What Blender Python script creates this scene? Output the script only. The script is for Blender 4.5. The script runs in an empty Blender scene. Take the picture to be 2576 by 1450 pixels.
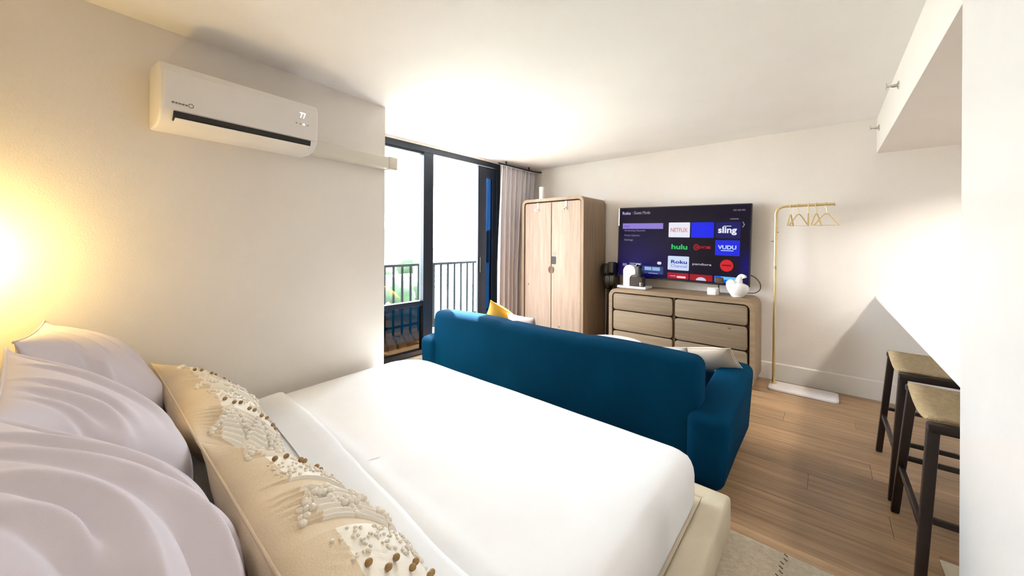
import bpy, bmesh, math, random
from mathutils import Vector, Matrix, noise
R = math.radians
random.seed(7)
C = bpy.context.scene.collection
S = bpy.context.scene

# ------------------------------------------------------------------ camera, sky, sun, exposure
cam_d = bpy.data.cameras.new('camera'); cam = bpy.data.objects.new('camera', cam_d); C.objects.link(cam)
cam_d.sensor_fit = 'HORIZONTAL'; cam_d.sensor_width = 36.0
cam_d.lens = 36.0 * 925.0 / 2576.0
cam_d.shift_y = -(725.0 - 611.0) / 2576.0
cam_d.clip_start = 0.02; cam_d.clip_end = 2000
cam.location = (0, 0, 1.335)
cam.rotation_euler = (Matrix.Rotation(R(40.36), 3, 'Z') @ Matrix.Rotation(R(90), 3, 'X') @ Matrix.Rotation(R(0.35), 3, 'Z')).to_euler()
S.camera = cam

W = bpy.data.worlds.new('sky'); S.world = W; W.use_nodes = True
wn = W.node_tree.nodes['Background']
wn.inputs[0].default_value = (0.88, 0.94, 1.0, 1); wn.inputs[1].default_value = 30.0

sun_d = bpy.data.lights.new('sun', 'SUN'); sun = bpy.data.objects.new('sun', sun_d); C.objects.link(sun)
sun_d.energy = 75.0; sun_d.angle = R(0.6); sun_d.color = (1.0, 0.95, 0.86)
sun.rotation_euler = Vector((0.60, -0.30, -0.74)).to_track_quat('-Z', 'Y').to_euler()

S.view_settings.view_transform = 'Standard'; S.view_settings.look = 'None'
S.view_settings.gamma = 1.0; S.view_settings.use_curve_mapping = False
S.view_settings.exposure = 0.0

# ------------------------------------------------------------------ materials
MT = {}
def mat(name, col, rough=0.6, metal=0.0, var=0.06, scale=6.0, bump=0.0, bscale=80.0, stretch=(1, 1, 1), emit=0.0, spec=0.5, sheen=0.0, coat=0.0, trans=0.0):
    if name in MT: return MT[name]
    m = bpy.data.materials.new(name); m.use_nodes = True; nt = m.node_tree; b = nt.nodes['Principled BSDF']
    b.inputs['Roughness'].default_value = rough; b.inputs['Metallic'].default_value = metal
    b.inputs['Specular IOR Level'].default_value = spec
    b.inputs['Sheen Weight'].default_value = sheen; b.inputs['Coat Weight'].default_value = coat
    tc = nt.nodes.new('ShaderNodeTexCoord'); mp = nt.nodes.new('ShaderNodeMapping'); mp.inputs['Scale'].default_value = stretch
    nt.links.new(tc.outputs['Object'], mp.inputs['Vector'])
    n = nt.nodes.new('ShaderNodeTexNoise'); n.inputs['Scale'].default_value = scale; n.inputs['Detail'].default_value = 5
    nt.links.new(mp.outputs[0], n.inputs['Vector'])
    r = nt.nodes.new('ShaderNodeValToRGB')
    r.color_ramp.elements[0].position = 0.3; r.color_ramp.elements[1].position = 0.7
    r.color_ramp.elements[0].color = tuple(max(0, c * (1 - var)) for c in col) + (1,)
    r.color_ramp.elements[1].color = tuple(min(1, c * (1 + var)) for c in col) + (1,)
    nt.links.new(n.outputs['Fac'], r.inputs['Fac']); nt.links.new(r.outputs[0], b.inputs['Base Color'])
    if bump > 0:
        n2 = nt.nodes.new('ShaderNodeTexNoise'); n2.inputs['Scale'].default_value = bscale; n2.inputs['Detail'].default_value = 3
        nt.links.new(mp.outputs[0], n2.inputs['Vector'])
        bp = nt.nodes.new('ShaderNodeBump'); bp.inputs['Strength'].default_value = bump; bp.inputs['Distance'].default_value = 0.01
        nt.links.new(n2.outputs['Fac'], bp.inputs['Height']); nt.links.new(bp.outputs[0], b.inputs['Normal'])
    if emit > 0:
        nt.links.new(r.outputs[0], b.inputs['Emission Color']); b.inputs['Emission Strength'].default_value = emit
    MT[name] = m; return m

def wood(name, light, dark, axis, rough=0.55, knots=True):
    """streaky grain along one axis, with small dark knots"""
    if name in MT: return MT[name]
    m = bpy.data.materials.new(name); m.use_nodes = True; nt = m.node_tree; b = nt.nodes['Principled BSDF']
    b.inputs['Roughness'].default_value = rough
    tc = nt.nodes.new('ShaderNodeTexCoord'); oi = nt.nodes.new('ShaderNodeObjectInfo')
    ad = nt.nodes.new('ShaderNodeVectorMath'); ad.operation = 'MULTIPLY_ADD'
    nt.links.new(oi.outputs['Random'], ad.inputs[0]); ad.inputs[1].default_value = (13, 7, 5)
    nt.links.new(tc.outputs['Object'], ad.inputs[2])
    mp = nt.nodes.new('ShaderNodeMapping'); sc = [14, 14, 14]; sc[axis] = 0.9; mp.inputs['Scale'].default_value = sc
    nt.links.new(ad.outputs[0], mp.inputs['Vector'])
    n = nt.nodes.new('ShaderNodeTexNoise'); n.inputs['Scale'].default_value = 2.2; n.inputs['Detail'].default_value = 9; n.inputs['Roughness'].default_value = 0.65
    nt.links.new(mp.outputs[0], n.inputs['Vector'])
    r = nt.nodes.new('ShaderNodeValToRGB'); r.color_ramp.elements[0].position = 0.28; r.color_ramp.elements[1].position = 0.72
    r.color_ramp.elements[0].color = dark + (1,); r.color_ramp.elements[1].color = light + (1,)
    nt.links.new(n.outputs['Fac'], r.inputs['Fac'])
    # board to board tone
    hs = nt.nodes.new('ShaderNodeHueSaturation'); mr = nt.nodes.new('ShaderNodeMapRange')
    mr.inputs['To Min'].default_value = 0.80; mr.inputs['To Max'].default_value = 1.18
    nt.links.new(oi.outputs['Random'], mr.inputs['Value']); nt.links.new(mr.outputs[0], hs.inputs['Value'])
    nt.links.new(r.outputs[0], hs.inputs['Color'])
    out = hs.outputs[0]
    if knots:
        v = nt.nodes.new('ShaderNodeTexVoronoi'); v.inputs['Scale'].default_value = 7.0
        mp2 = nt.nodes.new('ShaderNodeMapping'); s2 = [1, 1, 1]; s2[axis] = 0.55; mp2.inputs['Scale'].default_value = s2
        nt.links.new(ad.outputs[0], mp2.inputs['Vector']); nt.links.new(mp2.outputs[0], v.inputs['Vector'])
        r2 = nt.nodes.new('ShaderNodeValToRGB'); r2.color_ramp.elements[0].position = 0.035; r2.color_ramp.elements[1].position = 0.075
        r2.color_ramp.elements[0].color = (0.30, 0.24, 0.18, 1); r2.color_ramp.elements[1].color = (1, 1, 1, 1)
        nt.links.new(v.outputs['Distance'], r2.inputs['Fac'])
        mx = nt.nodes.new('ShaderNodeMix'); mx.data_type = 'RGBA'; mx.blend_type = 'MULTIPLY'; mx.inputs[0].default_value = 1.0
        nt.links.new(out, mx.inputs[6]); nt.links.new(r2.outputs[0], mx.inputs[7]); out = mx.outputs[2]
    nt.links.new(out, b.inputs['Base Color'])
    bp = nt.nodes.new('ShaderNodeBump'); bp.inputs['Strength'].default_value = 0.12; bp.inputs['Distance'].default_value = 0.004
    nt.links.new(n.outputs['Fac'], bp.inputs['Height']); nt.links.new(bp.outputs[0], b.inputs['Normal'])
    MT[name] = m; return m

def glass(name, tint, gloss=0.08, rough=0.0):
    if name in MT: return MT[name]
    m = bpy.data.materials.new(name); m.use_nodes = True; nt = m.node_tree; nt.nodes.clear()
    o = nt.nodes.new('ShaderNodeOutputMaterial'); t = nt.nodes.new('ShaderNodeBsdfTransparent'); g = nt.nodes.new('ShaderNodeBsdfGlossy')
    t.inputs[0].default_value = tint + (1,); g.inputs['Roughness'].default_value = rough
    mx = nt.nodes.new('ShaderNodeMixShader'); f = nt.nodes.new('ShaderNodeFresnel'); f.inputs[0].default_value = 1.45
    ml = nt.nodes.new('ShaderNodeMath'); ml.operation = 'MULTIPLY_ADD'; ml.inputs[1].default_value = 0.7; ml.inputs[2].default_value = gloss * 0.3
    nt.links.new(f.outputs[0], ml.inputs[0]); nt.links.new(ml.outputs[0], mx.inputs[0])
    nt.links.new(t.outputs[0], mx.inputs[1]); nt.links.new(g.outputs[0], mx.inputs[2]); nt.links.new(mx.outputs[0], o.inputs[0])
    MT[name] = m; return m

def emit(name, col, s=1.0):
    if name in MT: return MT[name]
    m = bpy.data.materials.new(name); m.use_nodes = True; nt = m.node_tree; b = nt.nodes['Principled BSDF']
    b.inputs['Base Color'].default_value = (0.01, 0.01, 0.01, 1); b.inputs['Roughness'].default_value = 0.4; b.inputs['Specular IOR Level'].default_value = 0.1
    b.inputs['Emission Color'].default_value = tuple(col) + (1,); b.inputs['Emission Strength'].default_value = s
    MT[name] = m; return m
def srgb(r, g, b):
    f = lambda c: ((c / 255) / 12.92) if c / 255 <= 0.04045 else ((c / 255 + 0.055) / 1.055) ** 2.4
    return (f(r), f(g), f(b))

M_wall = mat('wall_paint', (0.79, 0.745, 0.705), 0.75, bump=0.15, bscale=160, var=0.02, scale=2)
M_ceil = mat('ceiling_paint', (0.90, 0.88, 0.865), 0.8, bump=0.15, bscale=200, var=0.02, scale=2)
M_trim = mat('trim_paint', (0.82, 0.79, 0.74), 0.45, var=0.02)
M_partition = mat('partition_gloss', (0.88, 0.87, 0.86), 0.12, var=0.015, coat=0.3)
M_plank = wood('oak_plank', (0.43, 0.275, 0.15), (0.20, 0.11, 0.050), 0, 0.42, knots=False)
M_under = mat('floor_joint', (0.12, 0.075, 0.04), 0.8)
M_frame = mat('dark_metal', (0.012, 0.018, 0.03), 0.35, 0.3, var=0.1)
M_glass = glass('clear_glass', (0.96, 0.98, 0.98))
M_blueglass = glass('tinted_blue_glass', (0.045, 0.107, 0.19), 0.1)
M_brownglass = glass('dark_brown_glass', (0.062, 0.046, 0.030), 0.1, 0.04)
M_ac = mat('ac_plastic', (0.83, 0.80, 0.78), 0.35, var=0.015)
M_duct = mat('duct_plastic', (0.66, 0.62, 0.55), 0.5, var=0.02)
M_black = mat('black_plastic', (0.012, 0.012, 0.013), 0.35, var=0.1)
M_dark = mat('dark_slot', (0.006, 0.005, 0.004), 0.6)
M_grey = mat('grey_print', (0.18, 0.16, 0.14), 0.6)
M_white = mat('white_ceramic', (0.88, 0.88, 0.87), 0.35, var=0.01)
M_wplastic = mat('white_plastic', (0.85, 0.85, 0.83), 0.4, var=0.01)
M_cab = wood('pine_vertical', (0.355, 0.262, 0.198), (0.225, 0.158, 0.110), 2, 0.6)
M_cabframe = wood('pine_frame', (0.38, 0.265, 0.165), (0.25, 0.165, 0.095), 2, 0.55, knots=False)
M_drw = wood('pine_horizontal', (0.275, 0.210, 0.140), (0.175, 0.128, 0.080), 0, 0.6)
M_drwframe = wood('pine_frame_h', (0.28, 0.200, 0.122), (0.18, 0.122, 0.070), 0, 0.55, knots=False)
M_recess = mat('recess_wood', (0.075, 0.038, 0.016), 0.8)
M_blue = mat('blue_velvet', (0.0, 0.029, 0.070), 0.9, var=0.12, scale=3, bump=0.1, bscale=400, sheen=0.0, spec=0.04)
M_linen = mat('white_sheet', (0.83, 0.845, 0.88), 0.85, var=0.015, bump=0.06, bscale=500)
M_cream = mat('cream_upholstery', (0.66, 0.58, 0.44), 0.9, var=0.05, bump=0.25, bscale=420)
M_lav = mat('lavender_cotton', (0.66, 0.615, 0.685), 0.85, var=0.03, bump=0.04, bscale=500)
M_knit = mat('cream_knit', (0.66, 0.54, 0.38), 0.9, var=0.06, bump=0.2, bscale=260)
M_knot = mat('cream_knots', (0.88, 0.83, 0.74), 0.9, var=0.05, bump=0.3, bscale=300)
M_rope = mat('white_rope', (0.86, 0.81, 0.72), 0.9, var=0.05, bump=0.2, bscale=320)
M_bead = mat('wood_bead', (0.27, 0.16, 0.055), 0.6, var=0.2, scale=40)
M_curtain = mat('curtain_linen', (0.60, 0.575, 0.61), 0.9, var=0.04, scale=20, stretch=(1, 1, 0.2), bump=0.2, bscale=500)
M_brass = mat('brushed_brass', (0.78, 0.64, 0.34), 0.28, 0.85, var=0.06)
M_espresso = mat('espresso_wood', (0.012, 0.006, 0.006), 0.4, var=0.2)
M_seat = mat('woven_tan', (0.42, 0.315, 0.175), 0.75, var=0.12, scale=60, bump=0.5, bscale=260)
M_counter = mat('white_quartz', (0.88, 0.87, 0.86), 0.2, var=0.02)
M_rug = mat('beige_rug', (0.58, 0.505, 0.385), 0.95, var=0.14, scale=55, bump=0.9, bscale=160)
M_mat = mat('cream_mat', (0.66, 0.60, 0.47), 0.95, var=0.06, bump=0.5, bscale=240)
M_yellow = mat('mustard_fabric', (0.72, 0.31, 0.015), 0.9, var=0.06, bump=0.2, bscale=300)
M_pinkw = mat('blush_fabric', (0.78, 0.64, 0.58), 0.9, var=0.04, bump=0.2, bscale=300)
M_creamc = mat('cream_cushion', (0.80, 0.69, 0.56), 0.9, var=0.05, bump=0.3, bscale=260)
M_conc = mat('concrete', (0.80, 0.78, 0.75), 0.85, var=0.08, bump=0.2)
M_chrome = mat('chrome', (0.6, 0.62, 0.62), 0.2, 1.0)

# ------------------------------------------------------------------ helpers
WM = {}
def thing(name, label, cat, loc=(0, 0, 0), rz=0.0, group=None, rot=None):
    o = bpy.data.objects.new(name, None); C.objects.link(o); o.empty_display_size = 0.05
    o.location = loc; o.rotation_euler = rot if rot else (0, 0, rz)
    o['label'] = label; o['category'] = cat
    if group: o['group'] = group
    m = Matrix.Translation(loc) @ (o.rotation_euler.to_matrix().to_4x4()); WM[o.name] = m
    return o
def build(name, bm, m, parent=None, smooth=None, local=False, origin=None):
    """link a bmesh as one object; coordinates are world unless local"""
    me = bpy.data.meshes.new(name)
    bmesh.ops.recalc_face_normals(bm, faces=bm.faces[:]); bm.to_mesh(me); bm.free()
    o = bpy.data.objects.new(name, me); C.objects.link(o)
    if m: me.materials.append(m)
    if parent is not None:
        o.parent = parent; WM[o.name] = WM[parent.name]
        if not local: me.transform(WM[parent.name].inverted())
    else:
        if origin is None:
            xs = [v.co for v in me.vertices]
            origin = Vector(((min(v.x for v in xs) + max(v.x for v in xs)) / 2, (min(v.y for v in xs) + max(v.y for v in xs)) / 2, min(v.z for v in xs)))
        mm = Matrix.Translation(origin); me.transform(mm.inverted()); o.location = origin; WM[o.name] = mm
    if smooth is not None:
        for p in me.polygons: p.use_smooth = True
        if smooth < 180:
            try: me.set_sharp_from_angle(angle=R(smooth))
            except Exception: pass
    return o
def tag(o, label, cat, group=None):
    o['label'] = label; o['category'] = cat
    if group: o['group'] = group
    return o
def struct(name, bm, m, parent=None, label=None, smooth=None, origin=None):
    o = build(name, bm, m, parent, smooth, origin=origin)
    if parent is None:
        o['kind'] = 'structure'
        if label: o['label'] = label; 
    return o
def nb(): return bmesh.new()
def box(bm, x0, x1, y0, y1, z0, z1, bev=0.0, seg=2, M=None):
    b = bmesh.new(); bmesh.ops.create_cube(b, size=1)
    for v in b.verts:
        v.co = Vector((x0 + (v.co.x + .5) * (x1 - x0), y0 + (v.co.y + .5) * (y1 - y0), z0 + (v.co.z + .5) * (z1 - z0)))
    if bev > 0: bmesh.ops.bevel(b, geom=b.edges[:], offset=bev, segments=seg, profile=0.5, affect='EDGES', clamp_overlap=True)
    if M is not None: b.transform(M)
    join(bm, b); return bm
def join(bm, b):
    me = bpy.data.meshes.new('tmp'); b.to_mesh(me); b.free(); bm.from_mesh(me); bpy.data.meshes.remove(me)
def prism(bm, pts, a0, a1, plane='XZ', bev=0.0, seg=2):
    """extrude a 2D outline; plane XZ extrudes along Y, YZ along X, XY along Z"""
    b = bmesh.new()
    def P(p, a): return {'XZ': (p[0], a, p[1]), 'YZ': (a, p[0], p[1]), 'XY': (p[0], p[1], a)}[plane]
    v0 = [b.verts.new(P(p, a0)) for p in pts]; v1 = [b.verts.new(P(p, a1)) for p in pts]
    f0 = b.faces.new(v0); f1 = b.faces.new(v1); n = len(pts)
    for i in range(n): b.faces.new((v0[i], v0[(i + 1) % n], v1[(i + 1) % n], v1[i]))
    bmesh.ops.recalc_face_normals(b, faces=b.faces[:])
    if bev > 0: bmesh.ops.bevel(b, geom=list(f0.edges) + list(f1.edges), offset=bev, segments=seg, profile=0.5, affect='EDGES')
    join(bm, b); return bm
def rrect(x0, x1, z0, z1, r, seg=6, corners=(1, 1, 1, 1)):
    """rounded rectangle outline; corners: bottom-left, bottom-right, top-right, top-left"""
    pts = []
    for (cx, cz, a0, on) in ((x0, z0, 180, corners[0]), (x1, z0, 270, corners[1]), (x1, z1, 0, corners[2]), (x0, z1, 90, corners[3])):
        if not on: pts.append((cx, cz)); continue
        ox = cx + r if cx == x0 else cx - r; oz = cz + r if cz == z0 else cz - r
        for i in range(seg + 1):
            a = R(a0 + 90 * i / seg); pts.append((ox + r * math.cos(a), oz + r * math.sin(a)))
    return pts
def ring(bm, outer, inner, a0, a1, plane='XZ'):
    """frame between two outlines with the same count of points"""
    def P(p, a): return {'XZ': (p[0], a, p[1]), 'YZ': (a, p[0], p[1]), 'XY': (p[0], p[1], a)}[plane]
    o0 = [bm.verts.new(P(p, a0)) for p in outer]; i0 = [bm.verts.new(P(p, a0)) for p in inner]
    o1 = [bm.verts.new(P(p, a1)) for p in outer]; i1 = [bm.verts.new(P(p, a1)) for p in inner]
    n = len(outer)
    for k in range(n):
        j = (k + 1) % n
        bm.faces.new((o0[k], o0[j], i0[j], i0[k])); bm.faces.new((o1[k], i1[k], i1[j], o1[j]))
        bm.faces.new((o0[k], o1[k], o1[j], o0[j])); bm.faces.new((i0[k], i0[j], i1[j], i1[k]))
    return bm
def tube(bm, pts, r, seg=10, cap=True, rx=None):
    pts = [Vector(p) for p in pts]; n = len(pts); rings = []
    t0 = (pts[1] - pts[0]).normalized(); up = Vector((0, 0, 1)) if abs(t0.z) < 0.9 else Vector((1, 0, 0))
    nrm = t0.cross(up).normalized()
    for i, p in enumerate(pts):
        t = (pts[min(i + 1, n - 1)] - pts[max(i - 1, 0)]).normalized()
        nrm = (nrm - t * nrm.dot(t)).normalized(); bn = t.cross(nrm)
        rr = r[i] if isinstance(r, (list, tuple)) else r
        rings.append([bm.verts.new(p + (nrm * math.cos(2 * math.pi * k / seg) + bn * math.sin(2 * math.pi * k / seg)) * rr) for k in range(seg)])
    for a, b in zip(rings, rings[1:]):
        for k in range(seg): bm.faces.new((a[k], a[(k + 1) % seg], b[(k + 1) % seg], b[k]))
    if cap: bm.faces.new(rings[0][::-1]); bm.faces.new(rings[-1])
    return bm
def lathe(bm, prof, c, seg=24, axis='Z'):
    rings = []
    for (r, h) in prof:
        ringv = []
        for k in range(seg):
            a = 2 * math.pi * k / seg; d = (r * math.cos(a), r * math.sin(a))
            p = {'Z': (d[0], d[1], h), 'Y': (d[0], h, d[1]), 'X': (h, d[0], d[1])}[axis]
            ringv.append(bm.verts.new((c[0] + p[0], c[1] + p[1], c[2] + p[2])))
        rings.append(ringv)
    for a, b in zip(rings, rings[1:]):
        for k in range(seg): bm.faces.new((a[k], a[(k + 1) % seg], b[(k + 1) % seg], b[k]))
    bm.faces.new(rings[0][::-1]); bm.faces.new(rings[-1]); return bm
def bar(bm, p, q, wx, wy, bev=0.0):
    """square bar from p to q"""
    p = Vector(p); q = Vector(q); d = q - p; L = d.length
    quat = d.to_track_quat('Z', 'Y'); b = bmesh.new(); bmesh.ops.create_cube(b, size=1)
    for v in b.verts: v.co = Vector((v.co.x * wx, v.co.y * wy, (v.co.z + .5) * L))
    if bev: bmesh.ops.bevel(b, geom=b.edges[:], offset=bev, segments=2, profile=0.5, affect='EDGES')
    b.transform(Matrix.Translation(p) @ quat.to_matrix().to_4x4()); join(bm, b); return bm
def sphere(bm, c, r, sub=1, sc=(1, 1, 1)):
    b = bmesh.new(); bmesh.ops.create_icosphere(b, subdivisions=sub, radius=r)
    for v in b.verts: v.co = Vector((v.co.x * sc[0] + c[0], v.co.y * sc[1] + c[1], v.co.z * sc[2] + c[2]))
    join(bm, b); return bm
def smooth_path(pts, n=8):
    out = []; P = [Vector(p) for p in pts]
    for i in range(len(P) - 1):
        p0 = P[max(i - 1, 0)]; p1 = P[i]; p2 = P[i + 1]; p3 = P[min(i + 2, len(P) - 1)]
        for k in range(n):
            t = k / n
            out.append(0.5 * ((2 * p1) + (p2 - p0) * t + (2 * p0 - 5 * p1 + 4 * p2 - p3) * t * t + (3 * p1 - p0 - 3 * p2 + p3) * t ** 3))
    out.append(P[-1]); return out
def text_mesh(s, width=None, height=None, center=None, left=None, bold=0.0, align='CENTER'):
    """lettering as flat geometry in the XZ plane (local), fitted to a width"""
    cu = bpy.data.curves.new('txt', 'FONT'); cu.body = s; cu.size = 1.0; cu.offset = bold; cu.resolution_u = 3; cu.extrude = 0.0
    ob = bpy.data.objects.new('txt', cu); C.objects.link(ob)
    me = bpy.data.meshes.new_from_object(ob.evaluated_get(bpy.context.evaluated_depsgraph_get()))
    bm = bmesh.new(); bm.from_mesh(me); bpy.data.objects.remove(ob); bpy.data.curves.remove(cu); bpy.data.meshes.remove(me)
    x0 = min(v.co.x for v in bm.verts); x1 = max(v.co.x for v in bm.verts); y0 = min(v.co.y for v in bm.verts); y1 = max(v.co.y for v in bm.verts)
    sx = width / (x1 - x0) if width else None; sy = height / (y1 - y0) if height else None
    sx = sx or sy; sy = sy or sx
    for v in bm.verts:
        v.co = Vector(((v.co.x - (x0 + x1) / 2) * sx, 0, (v.co.y - (y0 + y1) / 2) * sy))
    return bm

# ------------------------------------------------------------------ room shell
ZC = 2.425; YT = 4.45; XW = -3.38; XR = 2.5; YB = -0.45
struct('floor', box(nb(), -3.6, XR + .1, YB - .1, YT + .1, -0.12, -0.012), M_under, label='oak plank floor', origin=Vector((0, 0, 0)))
FL = bpy.data.objects['floor']
# planks run along X, rows along Y
plank_cache = {}
row = 0; y = YB
PW = 0.178
while y < YT - 0.005:
    w = min(PW, YT - y); x = -3.44 - random.uniform(0, 1.1)
    while x < XR:
        L = random.choice((1.2, 1.5, 1.8)); xa = max(x, -3.44); xb = min(x + L, XR)
        if xb - xa > 0.05:
            key = (round(xb - xa, 3), round(w, 3))
            if key not in plank_cache:
                b = box(nb(), -key[0] / 2 + .0008, key[0] / 2 - .0008, -key[1] / 2 + .0008, key[1] / 2 - .0008, -0.012, 0.0)
                me = bpy.data.meshes.new('plank'); b.to_mesh(me); b.free(); me.materials.append(M_plank); plank_cache[key] = me
            o = bpy.data.objects.new('plank', plank_cache[key]); C.objects.link(o); o.parent = FL
            o.location = ((xa + xb) / 2, y + w / 2, random.uniform(-0.0006, 0.0))
        x += L
    y += PW; row += 1
struct('ceiling', box(nb(), -3.6, XR + .1, YB - .1, YT + .1, ZC, ZC + .15), M_ceil, label='white ceiling')
struct('wall_far', box(nb(), -3.6, XR + .1, YT, YT + .12, 0, ZC), M_wall, label='warm white wall behind the television')
struct('wall_back', box(nb(), -3.0, XR + .1, YB - .12, YB, 0, ZC), M_wall, label='warm white wall behind the bed head')
struct('wall_right', box(nb(), XR, XR + .12, YB, YT, 0, ZC), M_wall, label='kitchen end wall')
# left wall: a solid block whose room face runs from (-2.53,-.45) to (-2.715,1.6)
def lx(y): return -2.57 - 0.0906 * y
struct('wall_left', prism(nb(), [(lx(YB), YB), (lx(1.6), 1.6), (-3.6, 1.6), (-3.6, YB)], 0, ZC, 'XY'), M_wall, label='white wall carrying the air conditioner')
# window wall behind the curtain and the low sill
struct('wall_window', box(nb(), XW - .12, XW, 3.735, YT, 0, ZC), M_wall, label='short wall behind the curtain')
struct('trim_1', box(box(nb(), XW - .12, XW + .01, 1.6, 3.735, 2.402, ZC), XW - .10, XW + .015, 3.735, YT, 2.40, ZC), M_trim, label='header strip over the balcony door')
struct('trim_2', box(nb(), XW - .14, XW + .035, 1.6, 3.735, 0.0, 0.088, .006), mat('sill_stone', (0.62, 0.53, 0.40), 0.6), label='low sill under the balcony door')
struct('baseboard_far', prism(nb(), [(YT - .016, 0), (YT, 0), (YT, .168), (YT - .008, .168), (YT - .016, .158)], -2.1, XR, 'YZ'), M_trim, label='tall white baseboard under the television wall')
# dropped soffit over the counter, partition beside the camera
struct('trim_3', box(nb(), 0.34, XR, 1.865, YT, 2.125, ZC), M_wall, label='dropped soffit over the kitchen counter')
struct('wall_partition', box(nb(), 0.34, 0.46, 0.9, 1.865, 0, ZC), M_partition, label='glossy white partition at the end of the counter')

# ------------------------------------------------------------------ balcony door / window
win = struct('window_1', box(box(box(box(nb(), XW - .09, XW - .01, 1.6, 3.735, 2.335, 2.402, .003), XW - .09, XW - .01, 1.6, 3.735, 0.088, 0.147, .003),
             XW - .09, XW - .01, 2.474, 2.606, 0.147, 2.335, .003), XW - .09, XW - .01, 3.665, 3.735, 0.147, 2.335, .003), M_frame, label='black framed balcony window wall', origin=Vector((XW, 1.6, 0)))
build('transom', box(nb(), XW - .08, XW - .02, 1.6, 2.474, 0.632, 0.685, .003), M_frame, win)
build('jamb', box(nb(), XW - .09, XW - .01, 1.6, 1.65, 0.147, 2.335, .003), M_frame, win)
build('pane', box(nb(), XW - .055, XW - .047, 1.65, 2.474, 0.685, 2.335), M_glass, win)
build('pane', box(nb(), XW - .055, XW - .047, 1.65, 2.474, 0.147, 0.632), M_brownglass, win)
build('head_track', box(nb(), XW - .075, XW - .025, 1.65, 2.474, 2.315, 2.335, .002), M_frame, win)
dr = struct('door_1', box(box(box(box(nb(), XW - .045, XW - .012, 3.318, 3.464, 0.15, 2.33, .003), XW - .045, XW - .012, 3.578, 3.66, 0.15, 2.33, .003),
            XW - .045, XW - .012, 3.464, 3.578, 2.19, 2.33), XW - .045, XW - .012, 3.464, 3.578, 0.15, 0.27), M_frame, label='dark sliding balcony door pushed open', origin=Vector((XW, 3.318, 0.15)))
build('pane', box(nb(), XW - .032, XW - .025, 3.464, 3.578, 0.27, 2.19), M_blueglass, dr)
build('handle', box(nb(), XW - .012, XW + .012, 3.34, 3.36, 0.95, 1.15, .004), M_black, dr)
# balcony
bal = struct('balcony_floor', box(nb(), -4.85, XW - .14, 0.2, 5.2, -0.16, -0.005), M_conc, label='concrete balcony floor')
M_rail = mat('matte_rail', (0.004, 0.006, 0.007), 0.9, spec=0.05)
rl = thing('balcony_railing', 'dark metal balcony railing with thin upright bars', 'railing', (-4.7, 2.7, 0.0))
build('top_rail', box(nb(), -4.725, -4.675, 0.3, 5.1, 0.975, 1.01, .004), M_rail, rl)
build('bottom_rail', box(nb(), -4.715, -4.685, 0.3, 5.1, 0.09, 0.12, .003), M_rail, rl)
yy = 0.35
bm0 = None
while yy < 5.1:
    if bm0 is None:
        first = build('baluster', box(nb(), -4.712, -4.688, yy - .012, yy + .012, -0.004, 0.98), M_rail, rl); bm0 = first; y00 = yy
    else:
        o = first.copy(); C.objects.link(o); o.parent = rl; o.location = (0, yy - y00, 0)
    yy += 0.1425

# ------------------------------------------------------------------ view outside: plain, trees, blocks, hills
M_grass = mat('valley_green', (0.31, 0.32, 0.28), 0.95, var=0.5, scale=0.03)
M_tree = mat('tree_green', (0.014, 0.034, 0.014), 0.95, var=0.3, scale=1.5)
M_hill = mat('far_hill', (0.016, 0.026, 0.028), 0.95, var=0.2, scale=0.01)
M_bld = mat('far_building', (0.22, 0.215, 0.21), 0.9, var=0.08, scale=0.1)
M_bwin = mat('far_window', (0.05, 0.06, 0.07), 0.4)
struct('valley_ground', box(nb(), -900, -12, -500, 900, -31, -30), M_grass, label='green valley floor far below the balcony')
def hill(name, cx, cy, rx, ry, h, label):
    bm = nb(); n = 28; m_ = 14; vs = []
    for i in range(m_ + 1):
        ringv = []
        for k in range(n):
            a = 2 * math.pi * k / n; rr = i / m_
            hh = h * (0.5 + 0.5 * math.cos(math.pi * rr)) * (0.8 + 0.4 * noise.noise(Vector((math.cos(a) * rr * 2 + cx, math.sin(a) * rr * 2, h))))
            ringv.append(bm.verts.new((cx + rx * rr * math.cos(a), cy + ry * rr * math.sin(a), -30.5 + hh)))
        vs.append(ringv)
    for a, b in zip(vs, vs[1:]):
        for k in range(n): bm.faces.new((a[k], a[(k + 1) % n], b[(k + 1) % n], b[k]))
    o = build(name, bm, M_hill, None, 180); o['kind'] = 'structure'; o['label'] = label
hill('hill_range', -620, 330, 160, 260, 62, 'low hazy ridge on the horizon')
hill('hill_range', -560, 640, 150, 220, 75, 'taller hazy ridge beyond the valley')
def building(x, y, w, d, h, label):
    t = thing('distant_building', label, 'building', (x, y, -30), group='pale buildings in the valley')
    build('wall', box(nb(), x - w / 2, x + w / 2, y - d / 2, y + d / 2, -30, -30 + h), M_bld, t)
    build('roof', box(nb(), x - w / 2 - .4, x + w / 2 + .4, y - d / 2 - .4, y + d / 2 + .4, -30 + h, -30 + h + .6), M_bld, t)
    nz = max(1, int(h / 3.4)); ny = max(2, int(d / 4))
    pr = None
    for i in range(nz):
        for j in range(ny):
            yc = y - d / 2 + (j + .5) * d / ny; zc = -30 + (i + .55) * h / nz
            if pr is None: pr = build('window', box(nb(), x + w / 2, x + w / 2 + .12, yc - .9, yc + .9, zc - .7, zc + .7), M_bwin, t); p0 = (yc, zc)
            else:
                o = pr.copy(); C.objects.link(o); o.parent = t; o.location = (0, yc - p0[0], zc - p0[1])
for (x, y, w, d, h) in ((-150, 72, 14, 18, 10), (-172, 112, 14, 18, 13), (-235, 125, 18, 26, 12), (-205, 158, 16, 22, 18), (-290, 190, 20, 28, 15)):
    building(x, y, w, d, h, 'pale block with dark windows standing in the valley')
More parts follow.
